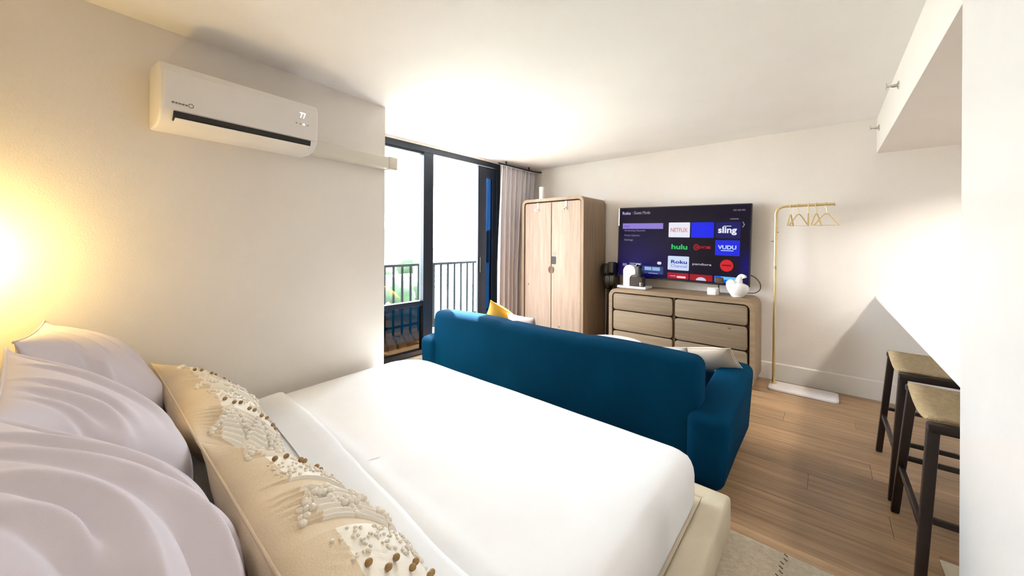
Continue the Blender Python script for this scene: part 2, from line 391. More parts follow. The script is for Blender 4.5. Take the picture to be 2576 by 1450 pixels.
def tree(x, y, r):
    t = thing('distant_tree', 'round green tree in the valley below the balcony', 'tree', (x, y, -30), group='trees in the valley')
    build('trunk', tube(nb(), [(x, y, -30), (x, y, -30 + r)], .3, 6), M_recess, t)
    bm = nb(); bmesh.ops.create_icosphere(bm, subdivisions=3, radius=r)
    for v in bm.verts:
        v.co *= 1 + 0.28 * noise.noise(v.co * (2.2 / r) + Vector((x, y, 0))); v.co += Vector((x, y, -30 + r * 1.5))
    build('crown', bm, M_tree, t, 180)
for (x, y, r) in ((-128, 66, 5), (-140, 90, 6), (-158, 92, 5), (-185, 92, 7), (-205, 118, 7), (-150, 108, 5), (-236, 158, 8)): tree(x, y, r)

# ------------------------------------------------------------------ curtain
def curtain():
    t = thing('curtain', 'gathered pale grey linen curtain beside the balcony door', 'curtain', (-3.25, 3.9, 0.02))
    bm = nb(); nu = 150; nv = 30; vs = []
    for j in range(nv + 1):
        v = j / nv; z = 2.352 - v * 2.322
        y0 = 3.60 - 0.05 * math.sin(min(1, v * 1.3) * math.pi / 2); y1 = 4.34 - 0.13 * min(1, v * 1.6)
        row_ = []
        for i in range(nu + 1):
            u = i / nu; fl = 0.4 + 0.6 * min(1, v * 2.0)
            ph = u * 2 * math.pi * 8.0 + 1.4 * math.sin(u * 5 + 0.6) + 0.5 * math.sin(v * 2.5 + u * 9)
            x = -3.255 + (0.036 * fl * math.sin(ph) + 0.012 * math.sin(ph * 2.3 + 1)) 
            row_.append(bm.verts.new((x, y0 + (y1 - y0) * u + 0.010 * math.cos(ph), z)))
        vs.append(row_)
    for a, b in zip(vs, vs[1:]):
        for i in range(nu): bm.faces.new((a[i], a[i + 1], b[i + 1], b[i]))
    o = build('cloth', bm, M_curtain, t, 180)
    md = o.modifiers.new('thick', 'SOLIDIFY'); md.thickness = 0.003
    build('heading_tape', box(nb(), -3.268, -3.244, 3.61, 4.33, 2.352, 2.364, .002), M_curtain, t)
curtain()
r_ = thing('curtain_track', 'slim dark curtain track under the ceiling', 'curtain track', (-3.255, 3.9, 2.366))
build('rail', tube(nb(), [(-3.256, 3.55, 2.377), (-3.256, 4.30, 2.377), (-3.235, 4.38, 2.377), (-3.20, 4.43, 2.377)], .011, 8), M_frame, r_, 60)
for yy in (3.7, 4.2): build('bracket', box(nb(), -3.262, -3.25, yy - .01, yy + .01, 2.386, ZC), M_frame, r_)

# ------------------------------------------------------------------ air conditioner on the left wall
ang = math.atan(0.0906)
WL = Matrix.Translation((-2.57, 0, 0)) @ Matrix.Rotation(ang, 4, 'Z')      # local: x out of the wall, y along it
AC0, AC1 = 0.225, 0.965
def acprof():
    return [(0.0, 2.185), (0.03, 2.20), (0.15, 2.20), (0.195, 2.185), (0.208, 2.155), (0.207, 2.02), (0.200, 1.965), (0.185, 1.935), (0.150, 1.905), (0.10, 1.893), (0.0, 1.893)]
ac = thing('air_conditioner', 'white wall mounted split air conditioner with open dark louver', 'air conditioner', WL @ Vector((0, 0.6, 1.893)), ang)
def wl(bm): bm.transform(WL); return bm
build('body', wl(prism(nb(), acprof(), AC0, AC1, 'YZ' if False else 'XZ', .012, 3)), M_ac, ac, 40)
build('front_panel', wl(prism(nb(), [(0.205, 2.150), (0.213, 2.150), (0.212, 2.018), (0.205, 1.968), (0.198, 1.968)], AC0 + .012, AC1 - .012, 'XZ', .002, 1)), M_ac, ac, 40)
build('outlet', wl(prism(nb(), [(0.1965, 1.962), (0.2045, 1.963), (0.1985, 1.935), (0.180, 1.918), (0.174, 1.924)], AC0 + .05, AC1 - .045, 'XZ')), M_dark, ac)
build('louver', wl(prism(nb(), [(0.166, 1.914), (0.205, 1.930), (0.207, 1.926), (0.168, 1.909)], AC0 + .055, AC1 - .05, 'XZ')), M_ac, ac)
lg = nb()
for k, (q0, q1) in enumerate(((.040, .050), (.053, .062), (.065, .074), (.077, .087), (.090, .099))): box(lg, 0.2128, 0.2142, AC0 + q0, AC0 + q1, 1.997 - .0005 * k, 2.004 - .0005 * k)
build('logo', wl(lg), M_grey, ac)
lo = nb(); ring(lo, [(AC0 + .112 + .011 * math.cos(a * .3927), 2.0 + .011 * math.sin(a * .3927)) for a in range(16)], [(AC0 + .112 + .008 * math.cos(a * .3927), 2.0 + .008 * math.sin(a * .3927)) for a in range(16)], 0.2135, 0.2145, 'YZ'); build('logo_ring', wl(lo), M_grey, ac)
M_led = emit('white_led', (1, 1, 1), 2.0)
dg = text_mesh('77', 0.034, 0.034, bold=0.01); dg.transform(Matrix.Translation((0.2138, AC1 - .098, 2.105)) @ Matrix.Rotation(R(90), 4, 'Z')); build('display_digits', wl(dg), M_led, ac)
for k, (dy, mm) in enumerate(((-.135, M_grey), (-.112, M_grey), (-.092, M_led), (-.068, M_grey))):
    build('indicator', wl(lathe(nb(), [(0.0035 if mm is M_grey else 0.006, 0.212), (0.0035 if mm is M_grey else 0.006, 0.2138)], (0, AC1 + dy, 2.052), 10, 'X')), mm, ac)
du = thing('line_cover', 'beige plastic pipe cover running from the air conditioner', 'pipe cover', WL @ Vector((0, 1.3, 1.925)), ang)
build('channel', wl(prism(nb(), rrect(0.002, 0.078, 1.918, 2.012, .012, 3, (0, 1, 1, 0)), 0.955, 1.585, 'XZ')), M_duct, du, 40)
build('end_elbow', wl(box(nb(), 0.002, 0.084, 1.585, 1.672, 1.912, 2.018, .014, 3)), M_duct, du, 40)

# ------------------------------------------------------------------ wardrobe
def wardrobe():
    x0, x1, yf, yb, zt = -3.105, -2.172, 3.86, 4.435, 1.905
    t = thing('wardrobe', 'tall pine wardrobe with rounded corners and two doors', 'wardrobe', ((x0 + x1) / 2, (yf + yb) / 2, 0))
    o = rrect(x0, x1, 0.0, zt, .075, 8); i = rrect(x0 + .036, x1 - .036, 0.036, zt - .036, .045, 8)
    build('carcass', ring(nb(), o, i, yf, yb), M_cabframe, t, 40)
    build('back_panel', prism(nb(), rrect(x0 + .03, x1 - .03, .03, zt - .03, .05, 6), yf + .05, yf + .07), M_recess, t)
    xm = (x0 + x1) / 2
    xi0, xi1 = x0 + .045, x1 - .047
    for s, (a, b) in enumerate(((xi0, xm - .004), (xm + .004, xi1))):
        d = build('door', prism(nb(), rrect(a, b, .048, zt - .052, .03, 6, (s == 0, s == 1, s == 1, s == 0)), yf + .015, yf + .048, 'XZ', .003, 1), M_cab, t, 40)
        # half moon finger pull
        sg = -1 if s == 0 else 1; cx = xm + sg * .014
        pts = [(cx + sg * .030 * math.sin(R(q)), 0.995 + .044 * math.cos(R(q))) for q in range(0, 181, 15)]
        build('finger_pull', prism(nb(), pts, yf + .0125, yf + .02), M_recess, d)
        if s == 1:
            build('lock_recess', prism(nb(), rrect(xm + .006, xm + .072, 1.068, 1.165, .014, 4, (0, 1, 1, 0)), yf + .0125, yf + .02), M_dark, d)
            for zz, ww in ((1.212, .062), (1.190, .052)):
                build('printed_line', box(nb(), xm + .022, xm + .022 + ww, yf + .0135, yf + .018, zz - .004, zz + .004), M_grey, d)
    return t
wardrobe()
for k, x in enumerate((-2.852, -2.424)):
    h = thing('door_hook', ('white strip hook on the wardrobe door beside the curtain' if k == 0 else 'white strip hook on the wardrobe door with the lock recess'), 'hook', (x, 3.872, 1.745), group='white hooks on the wardrobe doors')
    build('strip', box(nb(), x - .014, x + .014, 3.868, 3.876, 1.745, 1.853, .002), M_wplastic, h)
    build('hook', tube(nb(), smooth_path([(x, 3.869, 1.785), (x - .004, 3.852, 1.758), (x - .008, 3.836, 1.752), (x - .010, 3.828, 1.770)], 4), .009, 8), M_wplastic, h, 60)
cy = thing('white_cylinder', 'white upright cylinder on top of the wardrobe', 'cylinder', (-2.885, 4.0, 1.905))
build('body', lathe(nb(), [(.030, 1.905), (.033, 1.909), (.033, 2.075), (.030, 2.08), (.024, 2.08), (.022, 2.074)], (-2.885, 4.0, 0), 24), M_wplastic, cy, 40)
build('base_ring', lathe(nb(), [(.034, 1.913), (.035, 1.917), (.035, 1.925), (.034, 1.929)], (-2.885, 4.0, 0), 24), M_white, cy, 40)

# ------------------------------------------------------------------ dresser
def dresser():
    x0, x1, yf, yb, zt = -1.898, -0.478, 3.97, 4.43, 0.818
    t = thing('dresser', 'long low pine dresser with six drawers and rounded corners', 'dresser', ((x0 + x1) / 2, (yf + yb) / 2, 0))
    o = rrect(x0, x1, 0.0, zt, .085, 10); i = rrect(x0 + .04, x1 - .04, .05, zt - .040, .05, 10)
    build('carcass', ring(nb(), o, i, yf, yb), M_drwframe, t, 40)
    build('back_panel', prism(nb(), rrect(x0 + .03, x1 - .03, .03, zt - .03, .05, 6), yf + .06, yf + .08), M_recess, t)
    xm = (x0 + x1) / 2 + .004
    build('stile', box(nb(), xm - .012, xm + .012, yf + .022, yf + .062, .05, zt - .045), M_recess, t)
    rows = ((.583, .765), (.352, .570), (.075, .339))
    for (z0, z1) in rows:
        for s in (0, 1):
            a, b = ((x0 + .051, xm - .013), (xm + .012, x1 - .058))[s]
            build('drawer', prism(nb(), rrect(a, b, z0, z1, .028, 5), yf + .008, yf + .05, 'XZ', .004, 2), M_drw, t, 40)
dresser()

# ------------------------------------------------------------------ television with its lit screen
def television():
    cx, cz, y0 = -1.2558, 1.3368, 4.335
    t = thing('television', 'large flat television showing a streaming menu on the wall', 'television', (cx, y0, cz), rot=(0, R(1.26), 0))
    hw, hh = 0.697, 0.421
    L = dict(parent=t, local=True)
    build('housing', box(nb(), -hw, hw, 0.006, 0.045, -hh, hh, .004), M_black, **L)
    build('bezel', ring(nb(), rrect(-hw, hw, -hh, hh, .006, 2), rrect(-hw + .009, hw - .009, -hh + .016, hh - .009, .002, 2), -0.004, 0.008), M_black, **L)
    build('wall_bracket', box(nb(), -.25, .25, .045, .112, -.18, .18), M_black, **L)
    # screen panel: deep navy menu background
    m = bpy.data.materials.new('screen_picture'); m.use_nodes = True; nt = m.node_tree; b = nt.nodes['Principled BSDF']
    b.inputs['Base Color'].default_value = (0.004, 0.004, 0.006, 1); b.inputs['Roughness'].default_value = 0.38; b.inputs['Specular IOR Level'].default_value = 0.12
    tc = nt.nodes.new('ShaderNodeTexCoord'); sp = nt.nodes.new('ShaderNodeSeparateXYZ'); nt.links.new(tc.outputs['Object'], sp.inputs[0])
    def blob(px, pz, sx, sz):
        mp = nt.nodes.new('ShaderNodeMapping'); mp.inputs['Location'].default_value = (-px / sx, 0, -pz / sz); mp.inputs['Scale'].default_value = (1 / sx, 0, 1 / sz)
        nt.links.new(tc.outputs['Object'], mp.inputs[0]); g = nt.nodes.new('ShaderNodeTexGradient'); g.gradient_type = 'QUADRATIC_SPHERE'
        nt.links.new(mp.outputs[0], g.inputs[0]); return g.outputs['Fac']
    def over(prev, fac, col):
        x = nt.nodes.new('ShaderNodeMix'); x.data_type = 'RGBA'; nt.links.new(fac, x.inputs[0]); 
        if isinstance(prev, tuple): x.inputs[6].default_value = prev + (1,)
        else: nt.links.new(prev, x.inputs[6])
        x.inputs[7].default_value = col + (1,); return x.outputs[2]
    c = over(srgb(10, 4, 26), blob(-0.45, -0.25, 0.75, 0.65), srgb(18, 6, 92))
    c = over(c, blob(0.40, -0.05, 0.42, 0.50), srgb(2, 0, 10))
    c = over(c, blob(0.66, -0.22, 0.12, 0.30), srgb(8, 6, 110))
    nt.links.new(c, b.inputs['Emission Color']); b.inputs['Emission Strength'].default_value = 1.0
    build('screen', box(nb(), -hw + .008, hw - .008, 0.002, 0.007, -hh + .015, hh - .008), m, **L)
    e = 0
    def tile(x0, x1, z0, z1, col, name='app_tile', r=.008, yo=0.0012):
        return build(name, prism(nb(), rrect(x0, x1, z0, z1, r, 3), -yo + .002, 0.0019), emit('screen_%d_%d_%d' % col, srgb(*col)), **L)
    def txt(s, x0, x1, zc, col, h=None, bold=0.0, left=False, par=None):
        bm = text_mesh(s, x1 - x0, h, bold=bold)
        bm.transform(Matrix.Translation(((x0 + x1) / 2, 0.0002, zc)))
        o = build('screen_lettering', bm, emit('ink_%d_%d_%d' % col, srgb(*col)), par or t, local=True); return o
    X = (-0.097, 0.139, 0.379); Wd = 0.224
    Z = ((0.070, 0.236), (-0.112, 0.048), (-0.298, -0.141), (-0.395, -0.329))
    def T(c, r, col): return tile(X[c], X[c] + Wd, Z[r][0], Z[r][1], col)
    n = T(0, 0, (232, 232, 246)); txt('NETFLIX', -0.075, 0.104, 0.152, (214, 120, 122), .045, .02, par=n)
    T(1, 0, (4, 26, 236))
    s_ = T(2, 0, (4, 6, 96)); txt('sling', 0.402, 0.572, 0.145, (236, 238, 255), .088, .03, par=s_); tile(0.452, 0.522, 0.190, 0.198, (214, 216, 240), 'screen_bar', .003, .0018)
    txt('hulu', -0.062, 0.106, -0.036, (44, 196, 96), .056, .03)
    tr = [(0.196 + .028 * math.cos(a * .3927), -0.034 + .034 * math.sin(a * .3927)) for a in range(16)]; ti = [(0.196 + .020 * math.cos(a * .3927), -0.034 + .025 * math.sin(a * .3927)) for a in range(16)]
    build('screen_ring', ring(nb(), tr, ti, 0.0006, 0.0019), emit('ink_150_20_34', srgb(176, 22, 38)), **L); txt('SHOWTIME', 0.186, 0.338, -0.034, (196, 28, 44), .03, .01)
    v_ = T(2, 1, (10, 30, 224)); txt('VUDU', 0.404, 0.572, -0.026, (196, 222, 255), .042, .03, par=v_); tile(0.432, 0.548, -0.064, -0.056, (190, 214, 255), 'screen_bar', .003, .0018)
    r2 = T(0, 2, (206, 220, 246)); txt('Roku', -0.062, 0.108, -0.205, (32, 40, 150), .040, .03, par=r2); txt('Channel', -0.062, 0.108, -0.250, (90, 100, 190), .034, par=r2)
    txt('pandora', 0.163, 0.350, -0.220, (196, 200, 214), .032, .008)
    build('screen_disc', prism(nb(), [(0.490 + .060 * math.cos(a * .2618), -0.215 + .062 * math.sin(a * .2618)) for a in range(24)], 0.0008, 0.0019), emit('ink_226_16_36', srgb(216, 14, 34)), **L)
    tile(0.446, 0.534, -0.222, -0.204, (120, 4, 12), 'screen_bar', .008, .0018)
    q = T(0, 3, (168, 8, 38)); tile(-0.070, -0.005, -0.368, -0.362, (226, 190, 200), 'screen_bar', .003, .0018); tile(0.004, 0.098, -0.384, -0.362, (236, 206, 214), 'screen_bar', .008, .0018)
    T(1, 3, (160, 8, 26)); build('screen_heart', prism(nb(), [(0.252 + .050 * math.cos(a * .2244), -0.392 + .036 * math.sin(a * .2244)) for a in range(15)], 0.0004, 0.0019), emit('ink_200_200_236', srgb(200, 200, 236)), **L)
    T(2, 3, (24, 104, 224)); tile(0.440, 0.575, -0.362, -0.332, (110, 196, 250), 'screen_bar', .006, .0018)
    txt('Roku', -0.650, -0.548, 0.354, (176, 170, 226), .036, .03); tile(-0.527, -0.5245, 0.332, 0.376, (96, 84, 120), 'screen_bar', .0005)
    txt('Guest Mode', -0.508, -0.312, 0.357, (176, 164, 184), .036)
    [tile(q0, q1, 0.350, 0.366, (96, 92, 108), 'screen_bar', .004) for q0, q1 in ((0.535, 0.566), (0.574, 0.604), (0.610, 0.641))]; tile(0.510, 0.586, 0.262, 0.274, (104, 100, 122), 'screen_bar', .004)
    bm = nb(); prism(bm, [(0.618, 0.238), (0.624, 0.238), (0.640, 0.209), (0.624, 0.180), (0.618, 0.180), (0.632, 0.209)], 0.0006, 0.0019); build('screen_arrow', bm, emit('ink_150_150_176', srgb(150, 150, 176)), **L)
    hl = tile(-0.643, -0.160, 0.164, 0.230, (142, 124, 208), 'menu_highlight', .003); txt('Home', -0.624, -0.556, 0.197, (66, 60, 140), .026, par=hl)
    txt('Streaming Channels', -0.617, -0.363, 0.141, (150, 140, 180), .026); txt('Guest Options', -0.619, -0.430, 0.083, (150, 140, 186), .026); txt('Settings', -0.619, -0.511, 0.028, (150, 140, 190), .028)
    ad = tile(-0.430, -0.146, -0.362, -0.272, (48, 68, 128), 'banner'); tile(-0.360, -0.280, -0.322, -0.282, (150, 186, 226), 'banner_box', .004, .0018); tile(-0.272, -0.182, -0.322, -0.282, (150, 182, 220), 'banner_box', .004, .0018)
    tile(-0.215, -0.168, -0.248, -0.215, (214, 222, 244), 'banner_bubble', .014); tile(-0.632, -0.578, -0.290, -0.258, (120, 124, 170), 'banner_letter', .008); tile(-0.545, -0.40, -0.262, -0.246, (120, 130, 184), 'banner_box', .006)
    tile(-0.312, -0.206, -0.360, -0.350, (150, 150, 176), 'banner_box', .003, .0018)
    build('edge_reflector', box(nb(), -hw - .002, -hw + .014, -0.0055, 0.004, 0.20, hh - .004, .002), M_chrome, **L)
television()
cab = thing('television_cable', 'thin dark cable looping beside the television', 'cable', (-0.5, 4.40, 0.9))
build('cord', tube(nb(), smooth_path([(-0.62, 4.40, 1.03), (-0.545, 4.40, 1.01), (-0.492, 4.405, 0.95), (-0.488, 4.405, 0.885), (-0.53, 4.40, 0.845), (-0.60, 4.39, 0.838), (-0.66, 4.37, 0.826)], 6), .0055, 6), mat('brown_cord', (0.09, 0.06, 0.04), 0.6), cab, 180)
build('plug', box(nb(), -0.66, -0.615, 4.385, 4.415, 1.015, 1.05, .006), M_black, cab)
ad = thing('streaming_stick', 'small dark brown adapter hanging under the television edge', 'adapter', (-0.835, 4.31, 0.82))
build('adapter', box(nb(), -0.872, -0.79, 4.285, 4.31, 0.925, 0.99, .012, 3), mat('adapter_brown', (0.06, 0.035, 0.02), 0.5), ad, 40)
build('cord', tube(nb(), smooth_path([(-0.835, 4.30, 0.93), (-0.836, 4.31, 0.88), (-0.832, 4.32, 0.824)], 5), .006, 6), M_black, ad, 180)

# ------------------------------------------------------------------ things on the dresser
ZD = 0.818
tr = thing('tray', 'pale stone tray under the coffee machine', 'tray', (-1.69, 4.2, ZD))
build('slab', box(nb(), -1.86, -1.52, 4.10, 4.30, ZD, ZD + .018, .005), M_white, tr)
build('rim', ring(nb(), rrect(-1.86, -1.52, 4.10, 4.30, .012, 3), rrect(-1.85, -1.53, 4.11, 4.29, .008, 3), ZD + .016, ZD + .026, 'XY'), M_white, tr)
ZT = ZD + .019
cm = thing('coffee_machine', 'white and black capsule coffee machine on the stone tray', 'coffee machine', (-1.69, 4.2, ZT))
J = [(-1.800, ZT), (-1.800, ZT + .175)] + [(-1.725 + .075 * math.cos(R(a)), ZT + .175 + .075 * math.sin(R(a))) for a in range(170, -1, -15)] + [(-1.650, ZT + .145), (-1.665, ZT + .135)] + [(-1.668 + .05 * math.cos(R(a)), ZT + .085 + .05 * math.sin(R(a))) for a in range(90, 181, 15)] + [(-1.718, ZT)]
build('arch_shell', prism(nb(), J, 4.13, 4.25, 'XZ', .008, 2), M_wplastic, cm, 40)
build('brew_head', prism(nb(), [(-1.716, ZT + .09), (-1.70, ZT + .125), (-1.645, ZT + .14), (-1.645, ZT + .225), (-1.612, ZT + .240), (-1.596, ZT + .19), (-1.588, ZT + .11), (-1.60, ZT + .08)], 4.138, 4.242, 'XZ', .006, 2), M_black, cm, 40)
build('front_block', prism(nb(), rrect(-1.716, -1.575, ZT, ZT + .115, .02, 4, (0, 0, 1, 0)), 4.136, 4.244, 'XZ', .004, 1), M_black, cm, 40)
build('lever', tube(nb(), [(-1.67, 4.19, ZT + .235), (-1.655, 4.19, ZT + .262), (-1.615, 4.19, ZT + .255)], .008, 8), M_chrome, cm, 60)
build('drip_cup', lathe(nb(), [(.014, ZT + .012), (.018, ZT + .014), (.020, ZT + .055), (.017, ZT + .055)], (-1.583, 4.125, 0), 14), M_chrome, cm, 60)
wb = thing('white_canister', 'small low white ribbed canister on the dresser', 'canister', (-0.866, 4.20, ZD))
build('body', prism(nb(), rrect(-0.918, -0.814, 4.155, 4.245, .03, 5), ZD, ZD + .058, 'XY', .004, 2), M_white, wb, 40)
build('lid', prism(nb(), rrect(-0.916, -0.816, 4.157, 4.243, .03, 5), ZD + .059, ZD + .070, 'XY', .003, 2), M_white, wb, 40)
# white sculptural vase: a plump body with a notch and a bent neck
def bust_vase():
    cx, cy_ = -0.648, 4.17
    t = thing('sculpture_vase', 'white apple shaped sculptural vase with a bent neck', 'vase', (cx, cy_, ZD))
    bm = nb(); n = 36; lv = 18; vs = []
    for j in range(lv + 1):
        h = j / lv; ringv = []
        w = 0.045 + 0.048 * math.sin(min(1, h * 1.18) * math.pi * 0.62) ** 1.0
        if h > .80: w *= 1 - 0.42 * ((h - .80) / .20) ** 2
        for k in range(n):
            a = 2 * math.pi * k / n; ca, sa = math.cos(a), math.sin(a)
            top = 0.150 + 0.022 * max(0, -ca) - 0.020 * max(0, 1 - abs(ca + 0.15) * 3) - 0.018 * max(0, ca)
            ringv.append(bm.verts.new((cx + w * ca * (1 + .05 * math.cos(2 * a)), cy_ + w * .72 * sa, ZD + h * top)))
        vs.append(ringv)
    for a, b in zip(vs, vs[1:]):
        for k in range(n): bm.faces.new((a[k], a[(k + 1) % n], b[(k + 1) % n], b[k]))
    bm.faces.new(vs[0][::-1]); bm.faces.new(vs[-1])
    build('body', bm, M_white, t, 70)
    build('neck', tube(nb(), smooth_path([(cx + .004, cy_, ZD + .10), (cx + .012, cy_, ZD + .15), (cx + .018, cy_, ZD + .185), (cx + .032, cy_ - .004, ZD + .208), (cx + .052, cy_ - .006, ZD + .205), (cx + .060, cy_ - .006, ZD + .188)], 6), [.040 * (1 - .56 * min(1, i / 18)) + (.004 if i > 24 else 0) for i in range(31)], 14), M_white, t, 180)
    build('foot', lathe(nb(), [(.040, ZD), (.043, ZD + .004), (.043, ZD + .010), (.040, ZD + .014)], (cx, cy_, 0), 24), M_white, t, 60)
bust_vase()

# ------------------------------------------------------------------ cordless vacuum between wardrobe and dresser
def vacuum():
    x, y_ = -2.028, 4.25
    t = thing('cordless_vacuum', 'black cordless stick vacuum docked between wardrobe and dresser', 'vacuum cleaner', (x, y_, 0))
    build('wand', tube(nb(), [(x - .03, y_ + .02, 0.06), (x - .02, y_ + .02, .80)], .02, 10), M_black, t, 60)
    build('wall_dock', box(nb(), x - .05, x + .05, y_ + .055, YT - .001, .62, 1.09, .008), M_black, t)
    build('battery', box(nb(), x + .0, x + .075, y_ - .045, y_ + .045, .97, 1.105, .012, 3), M_black, t, 40)
    build('handle', tube(nb(), smooth_path([(x - .075, y_, 1.075), (x - .095, y_, 1.02), (x - .09, y_, .95), (x - .06, y_, .92)], 5), .019, 10), M_black, t, 180)
    build('motor', lathe(nb(), [(.03, 1.085), (.052, 1.07), (.055, .97), (.045, .95)], (x - .035, y_, 0), 16), M_black, t, 60)
    build('cyclone', lathe(nb(), [(.02, .77), (.045, .80), (.058, .86), (.056, .93), (.03, .95)], (x - .02, y_ - .01, 0), 18), mat('smoke_plastic', (0.03, 0.032, 0.035), 0.15), t, 60)
    build('dust_bin', lathe(nb(), [(.03, .81), (.046, .83), (.046, .93), (.03, .95)], (x + .035, y_ + .0, 0), 16), mat('bin_plastic', (0.05, 0.045, 0.03), 0.2), t, 60)
    build('floor_head', box(nb(), x - .13, x + .07, y_ - .06, y_ + .05, 0.0, .06, .012, 2), M_black, t, 40)
vacuum()

# ------------------------------------------------------------------ clothes rack with hangers
def rack():
    t = thing('garment_rack', 'slim brass garment rail with one pole on a white base', 'garment rack', (-0.145, 4.23, 0))
    build('base', prism(nb(), rrect(-0.392, 0.100, 4.105, 4.352, .03, 5), 0.0, .020, 'XY', .004, 2), mat('rack_base_white', (0.84, 0.80, 0.80), 0.4), t, 40)
    pts = [(-0.362, 4.262, .020), (-0.355, 4.262, 1.10)]
    build('pole', tube(nb(), pts, .0125, 12), M_brass, t, 60)
    top = [(-0.355, 4.262, 1.13), (-0.352, 4.262, 1.58)] + [(-0.352 + .075 * (1 - math.cos(R(a))), 4.262, 1.615 + .075 * math.sin(R(a))) for a in range(0, 91, 15)] + [(0.062, 4.262, 1.690)]
    build('arm', tube(nb(), top, .0125, 12), M_brass, t, 60)
    build('joint_sleeve', tube(nb(), [(-0.355, 4.262, 1.095), (-0.355, 4.262, 1.135)], .0105, 12), mat('dull_brass', (0.42, 0.34, 0.18), 0.4, 0.8), t, 60)
    build('end_cap', tube(nb(), [(0.060, 4.262, 1.690), (0.070, 4.262, 1.690)], .0145, 12), M_brass, t, 60)
    build('flange', lathe(nb(), [(.026, .0195), (.026, .026), (.016, .030), (.014, .045)], (-0.362, 4.262, 0), 18), M_brass, t, 60)
    for (dx, z, s) in ((-.032, 1.362, 1), (.024, 1.448, 1)):
        build('peg', tube(nb(), [(-0.354, 4.262, z), (-0.354 + dx, 4.262, z)], .005, 8), mat('dull_brass', (0.42, 0.34, 0.18), 0.4, 0.8), t, 60)
rack()
labs = ('brass hanger turned edge on, nearest the bend of the garment rail', 'brass hanger half turned, second from the bend of the garment rail', 'brass hanger edge on in the middle of the garment rail',
        'brass hanger narrowly turned, second from the open end of the rail', 'brass hanger showing its full triangle at the open end of the rail')
for (x, a, lb) in zip((-0.240, -0.180, -0.112, -0.055, 0.014), (78, 40, 90, 66, 8), labs):
    h = thing('coat_hanger', lb, 'hanger', (x, 4.262, 1.50), R(a), 'brass hangers on the garment rail')
    Lc = dict(parent=h, local=True)
    zt = 0.190  # rail centre above the hanger foot
    hk = [(.0125 * math.cos(R(q)) + 0.0, 0, zt + .0 + .0165 * math.sin(R(q))) for q in range(-20, 181, 20)]
    hk = [(0.0165 * math.cos(R(q)), 0, zt + 0.0 + 0.0165 * math.sin(R(q))) for q in range(-60, 181, 20)] + [(-.012, 0, zt - .02), (-.001, 0, zt - .04), (0, 0, .112)]
    build('hook', tube(nb(), hk[::-1], .0028, 6), M_brass, smooth=60, **Lc)
    W2 = 0.085
    build('shoulder_bar', tube(nb(), smooth_path([(-W2, 0, .008), (-W2 * .78, 0, .034), (0, 0, .112), (W2 * .78, 0, .034), (W2, 0, .008)], 5), .0055, 7), M_brass, smooth=60, **Lc)
    build('cross_bar', tube(nb(), [(-W2, 0, .006), (W2, 0, .006)], .0028, 6), M_brass, smooth=60, **Lc)

# ------------------------------------------------------------------ sofa
def sofa():
    xl, xr = -2.905, -0.362; yb = 2.10
    t = thing('sofa', 'deep blue three seat sofa standing between bed and dresser', 'sofa', ((xl + xr) / 2, 2.55, 0))
    # back frame, leaning a little, rounded on all edges
    b = bmesh.new(); bmesh.ops.create_cube(b, size=1)
    X0, X1 = -2.785, -0.505
    for v in b.verts: v.co = Vector((X0 + (v.co.x + .5) * (X1 - X0), 2.105 + (v.co.y + .5) * .20 + (v.co.z + .5) * .03, .10 + (v.co.z + .5) * .608))
    bmesh.ops.bevel(b, geom=b.edges[:], offset=.06, segments=6, profile=0.5, affect='EDGES')
    bmesh.ops.subdivide_edges(b, edges=[e for e in b.edges if abs((e.verts[0].co - e.verts[1].co).x) > 1], cuts=40)
    for v in b.verts:
        if v.co.z > .60:
            for sx in (-1.94, -1.26):
                v.co.z -= .010 * math.exp(-((v.co.x - sx) / .035) ** 2)
            v.co.z += .006 * math.sin(v.co.x * 5)
    build('back_frame', b, M_blue, t, 180)
    for k in range(3):
        a = -2.70 + k * .71
        build('back_cushion', box(nb(), a, a + .695, 2.34, 2.48, .44, .655, .05, 5), M_blue, t, 180)
        build('seat_cushion', box(nb(), a, a + .695, 2.38, 3.00, .27, .44, .05, 4), M_blue, t, 180)
    build('seat_base', box(nb(), -2.74, -0.53, 2.14, 2.98, .12, .28, .02, 3), M_blue, t, 40)
    for s in (0, 1):
        b = bmesh.new(); bmesh.ops.create_cube(b, size=1)
        bmesh.ops.subdivide_edges(b, edges=b.edges[:], cuts=1, use_grid_fill=True)
        for v in b.verts:
            fy = v.co.y + .5; fz = v.co.z + .5; fx = v.co.x + .5
            out = fx if s else 1 - fx
            x = (-0.565 + .195 * fx) if s else (-2.905 + .195 * fx)
            x += (.030 if s else -.030) * (fz - .5) * (1 if out > .4 else .3)
            ztop = .445 + .085 * fy
            v.co = Vector((x, 2.085 + .885 * fy, .06 + fz * (ztop - .06)))
        bmesh.ops.bevel(b, geom=[e for e in b.edges if e.calc_face_angle(0) > .6], offset=.055, segments=5, profile=0.5, affect='EDGES')
        build('armrest', b, M_blue, t, 180)
    for (x, y_) in ((-2.72, 2.25), (-2.72, 2.86), (-0.60, 2.25), (-0.60, 2.86)):
        build('leg', lathe(nb(), [(.014, 0.0), (.016, .004), (.026, .122)], (x, y_, 0), 12), M_espresso, t, 60)
sofa()

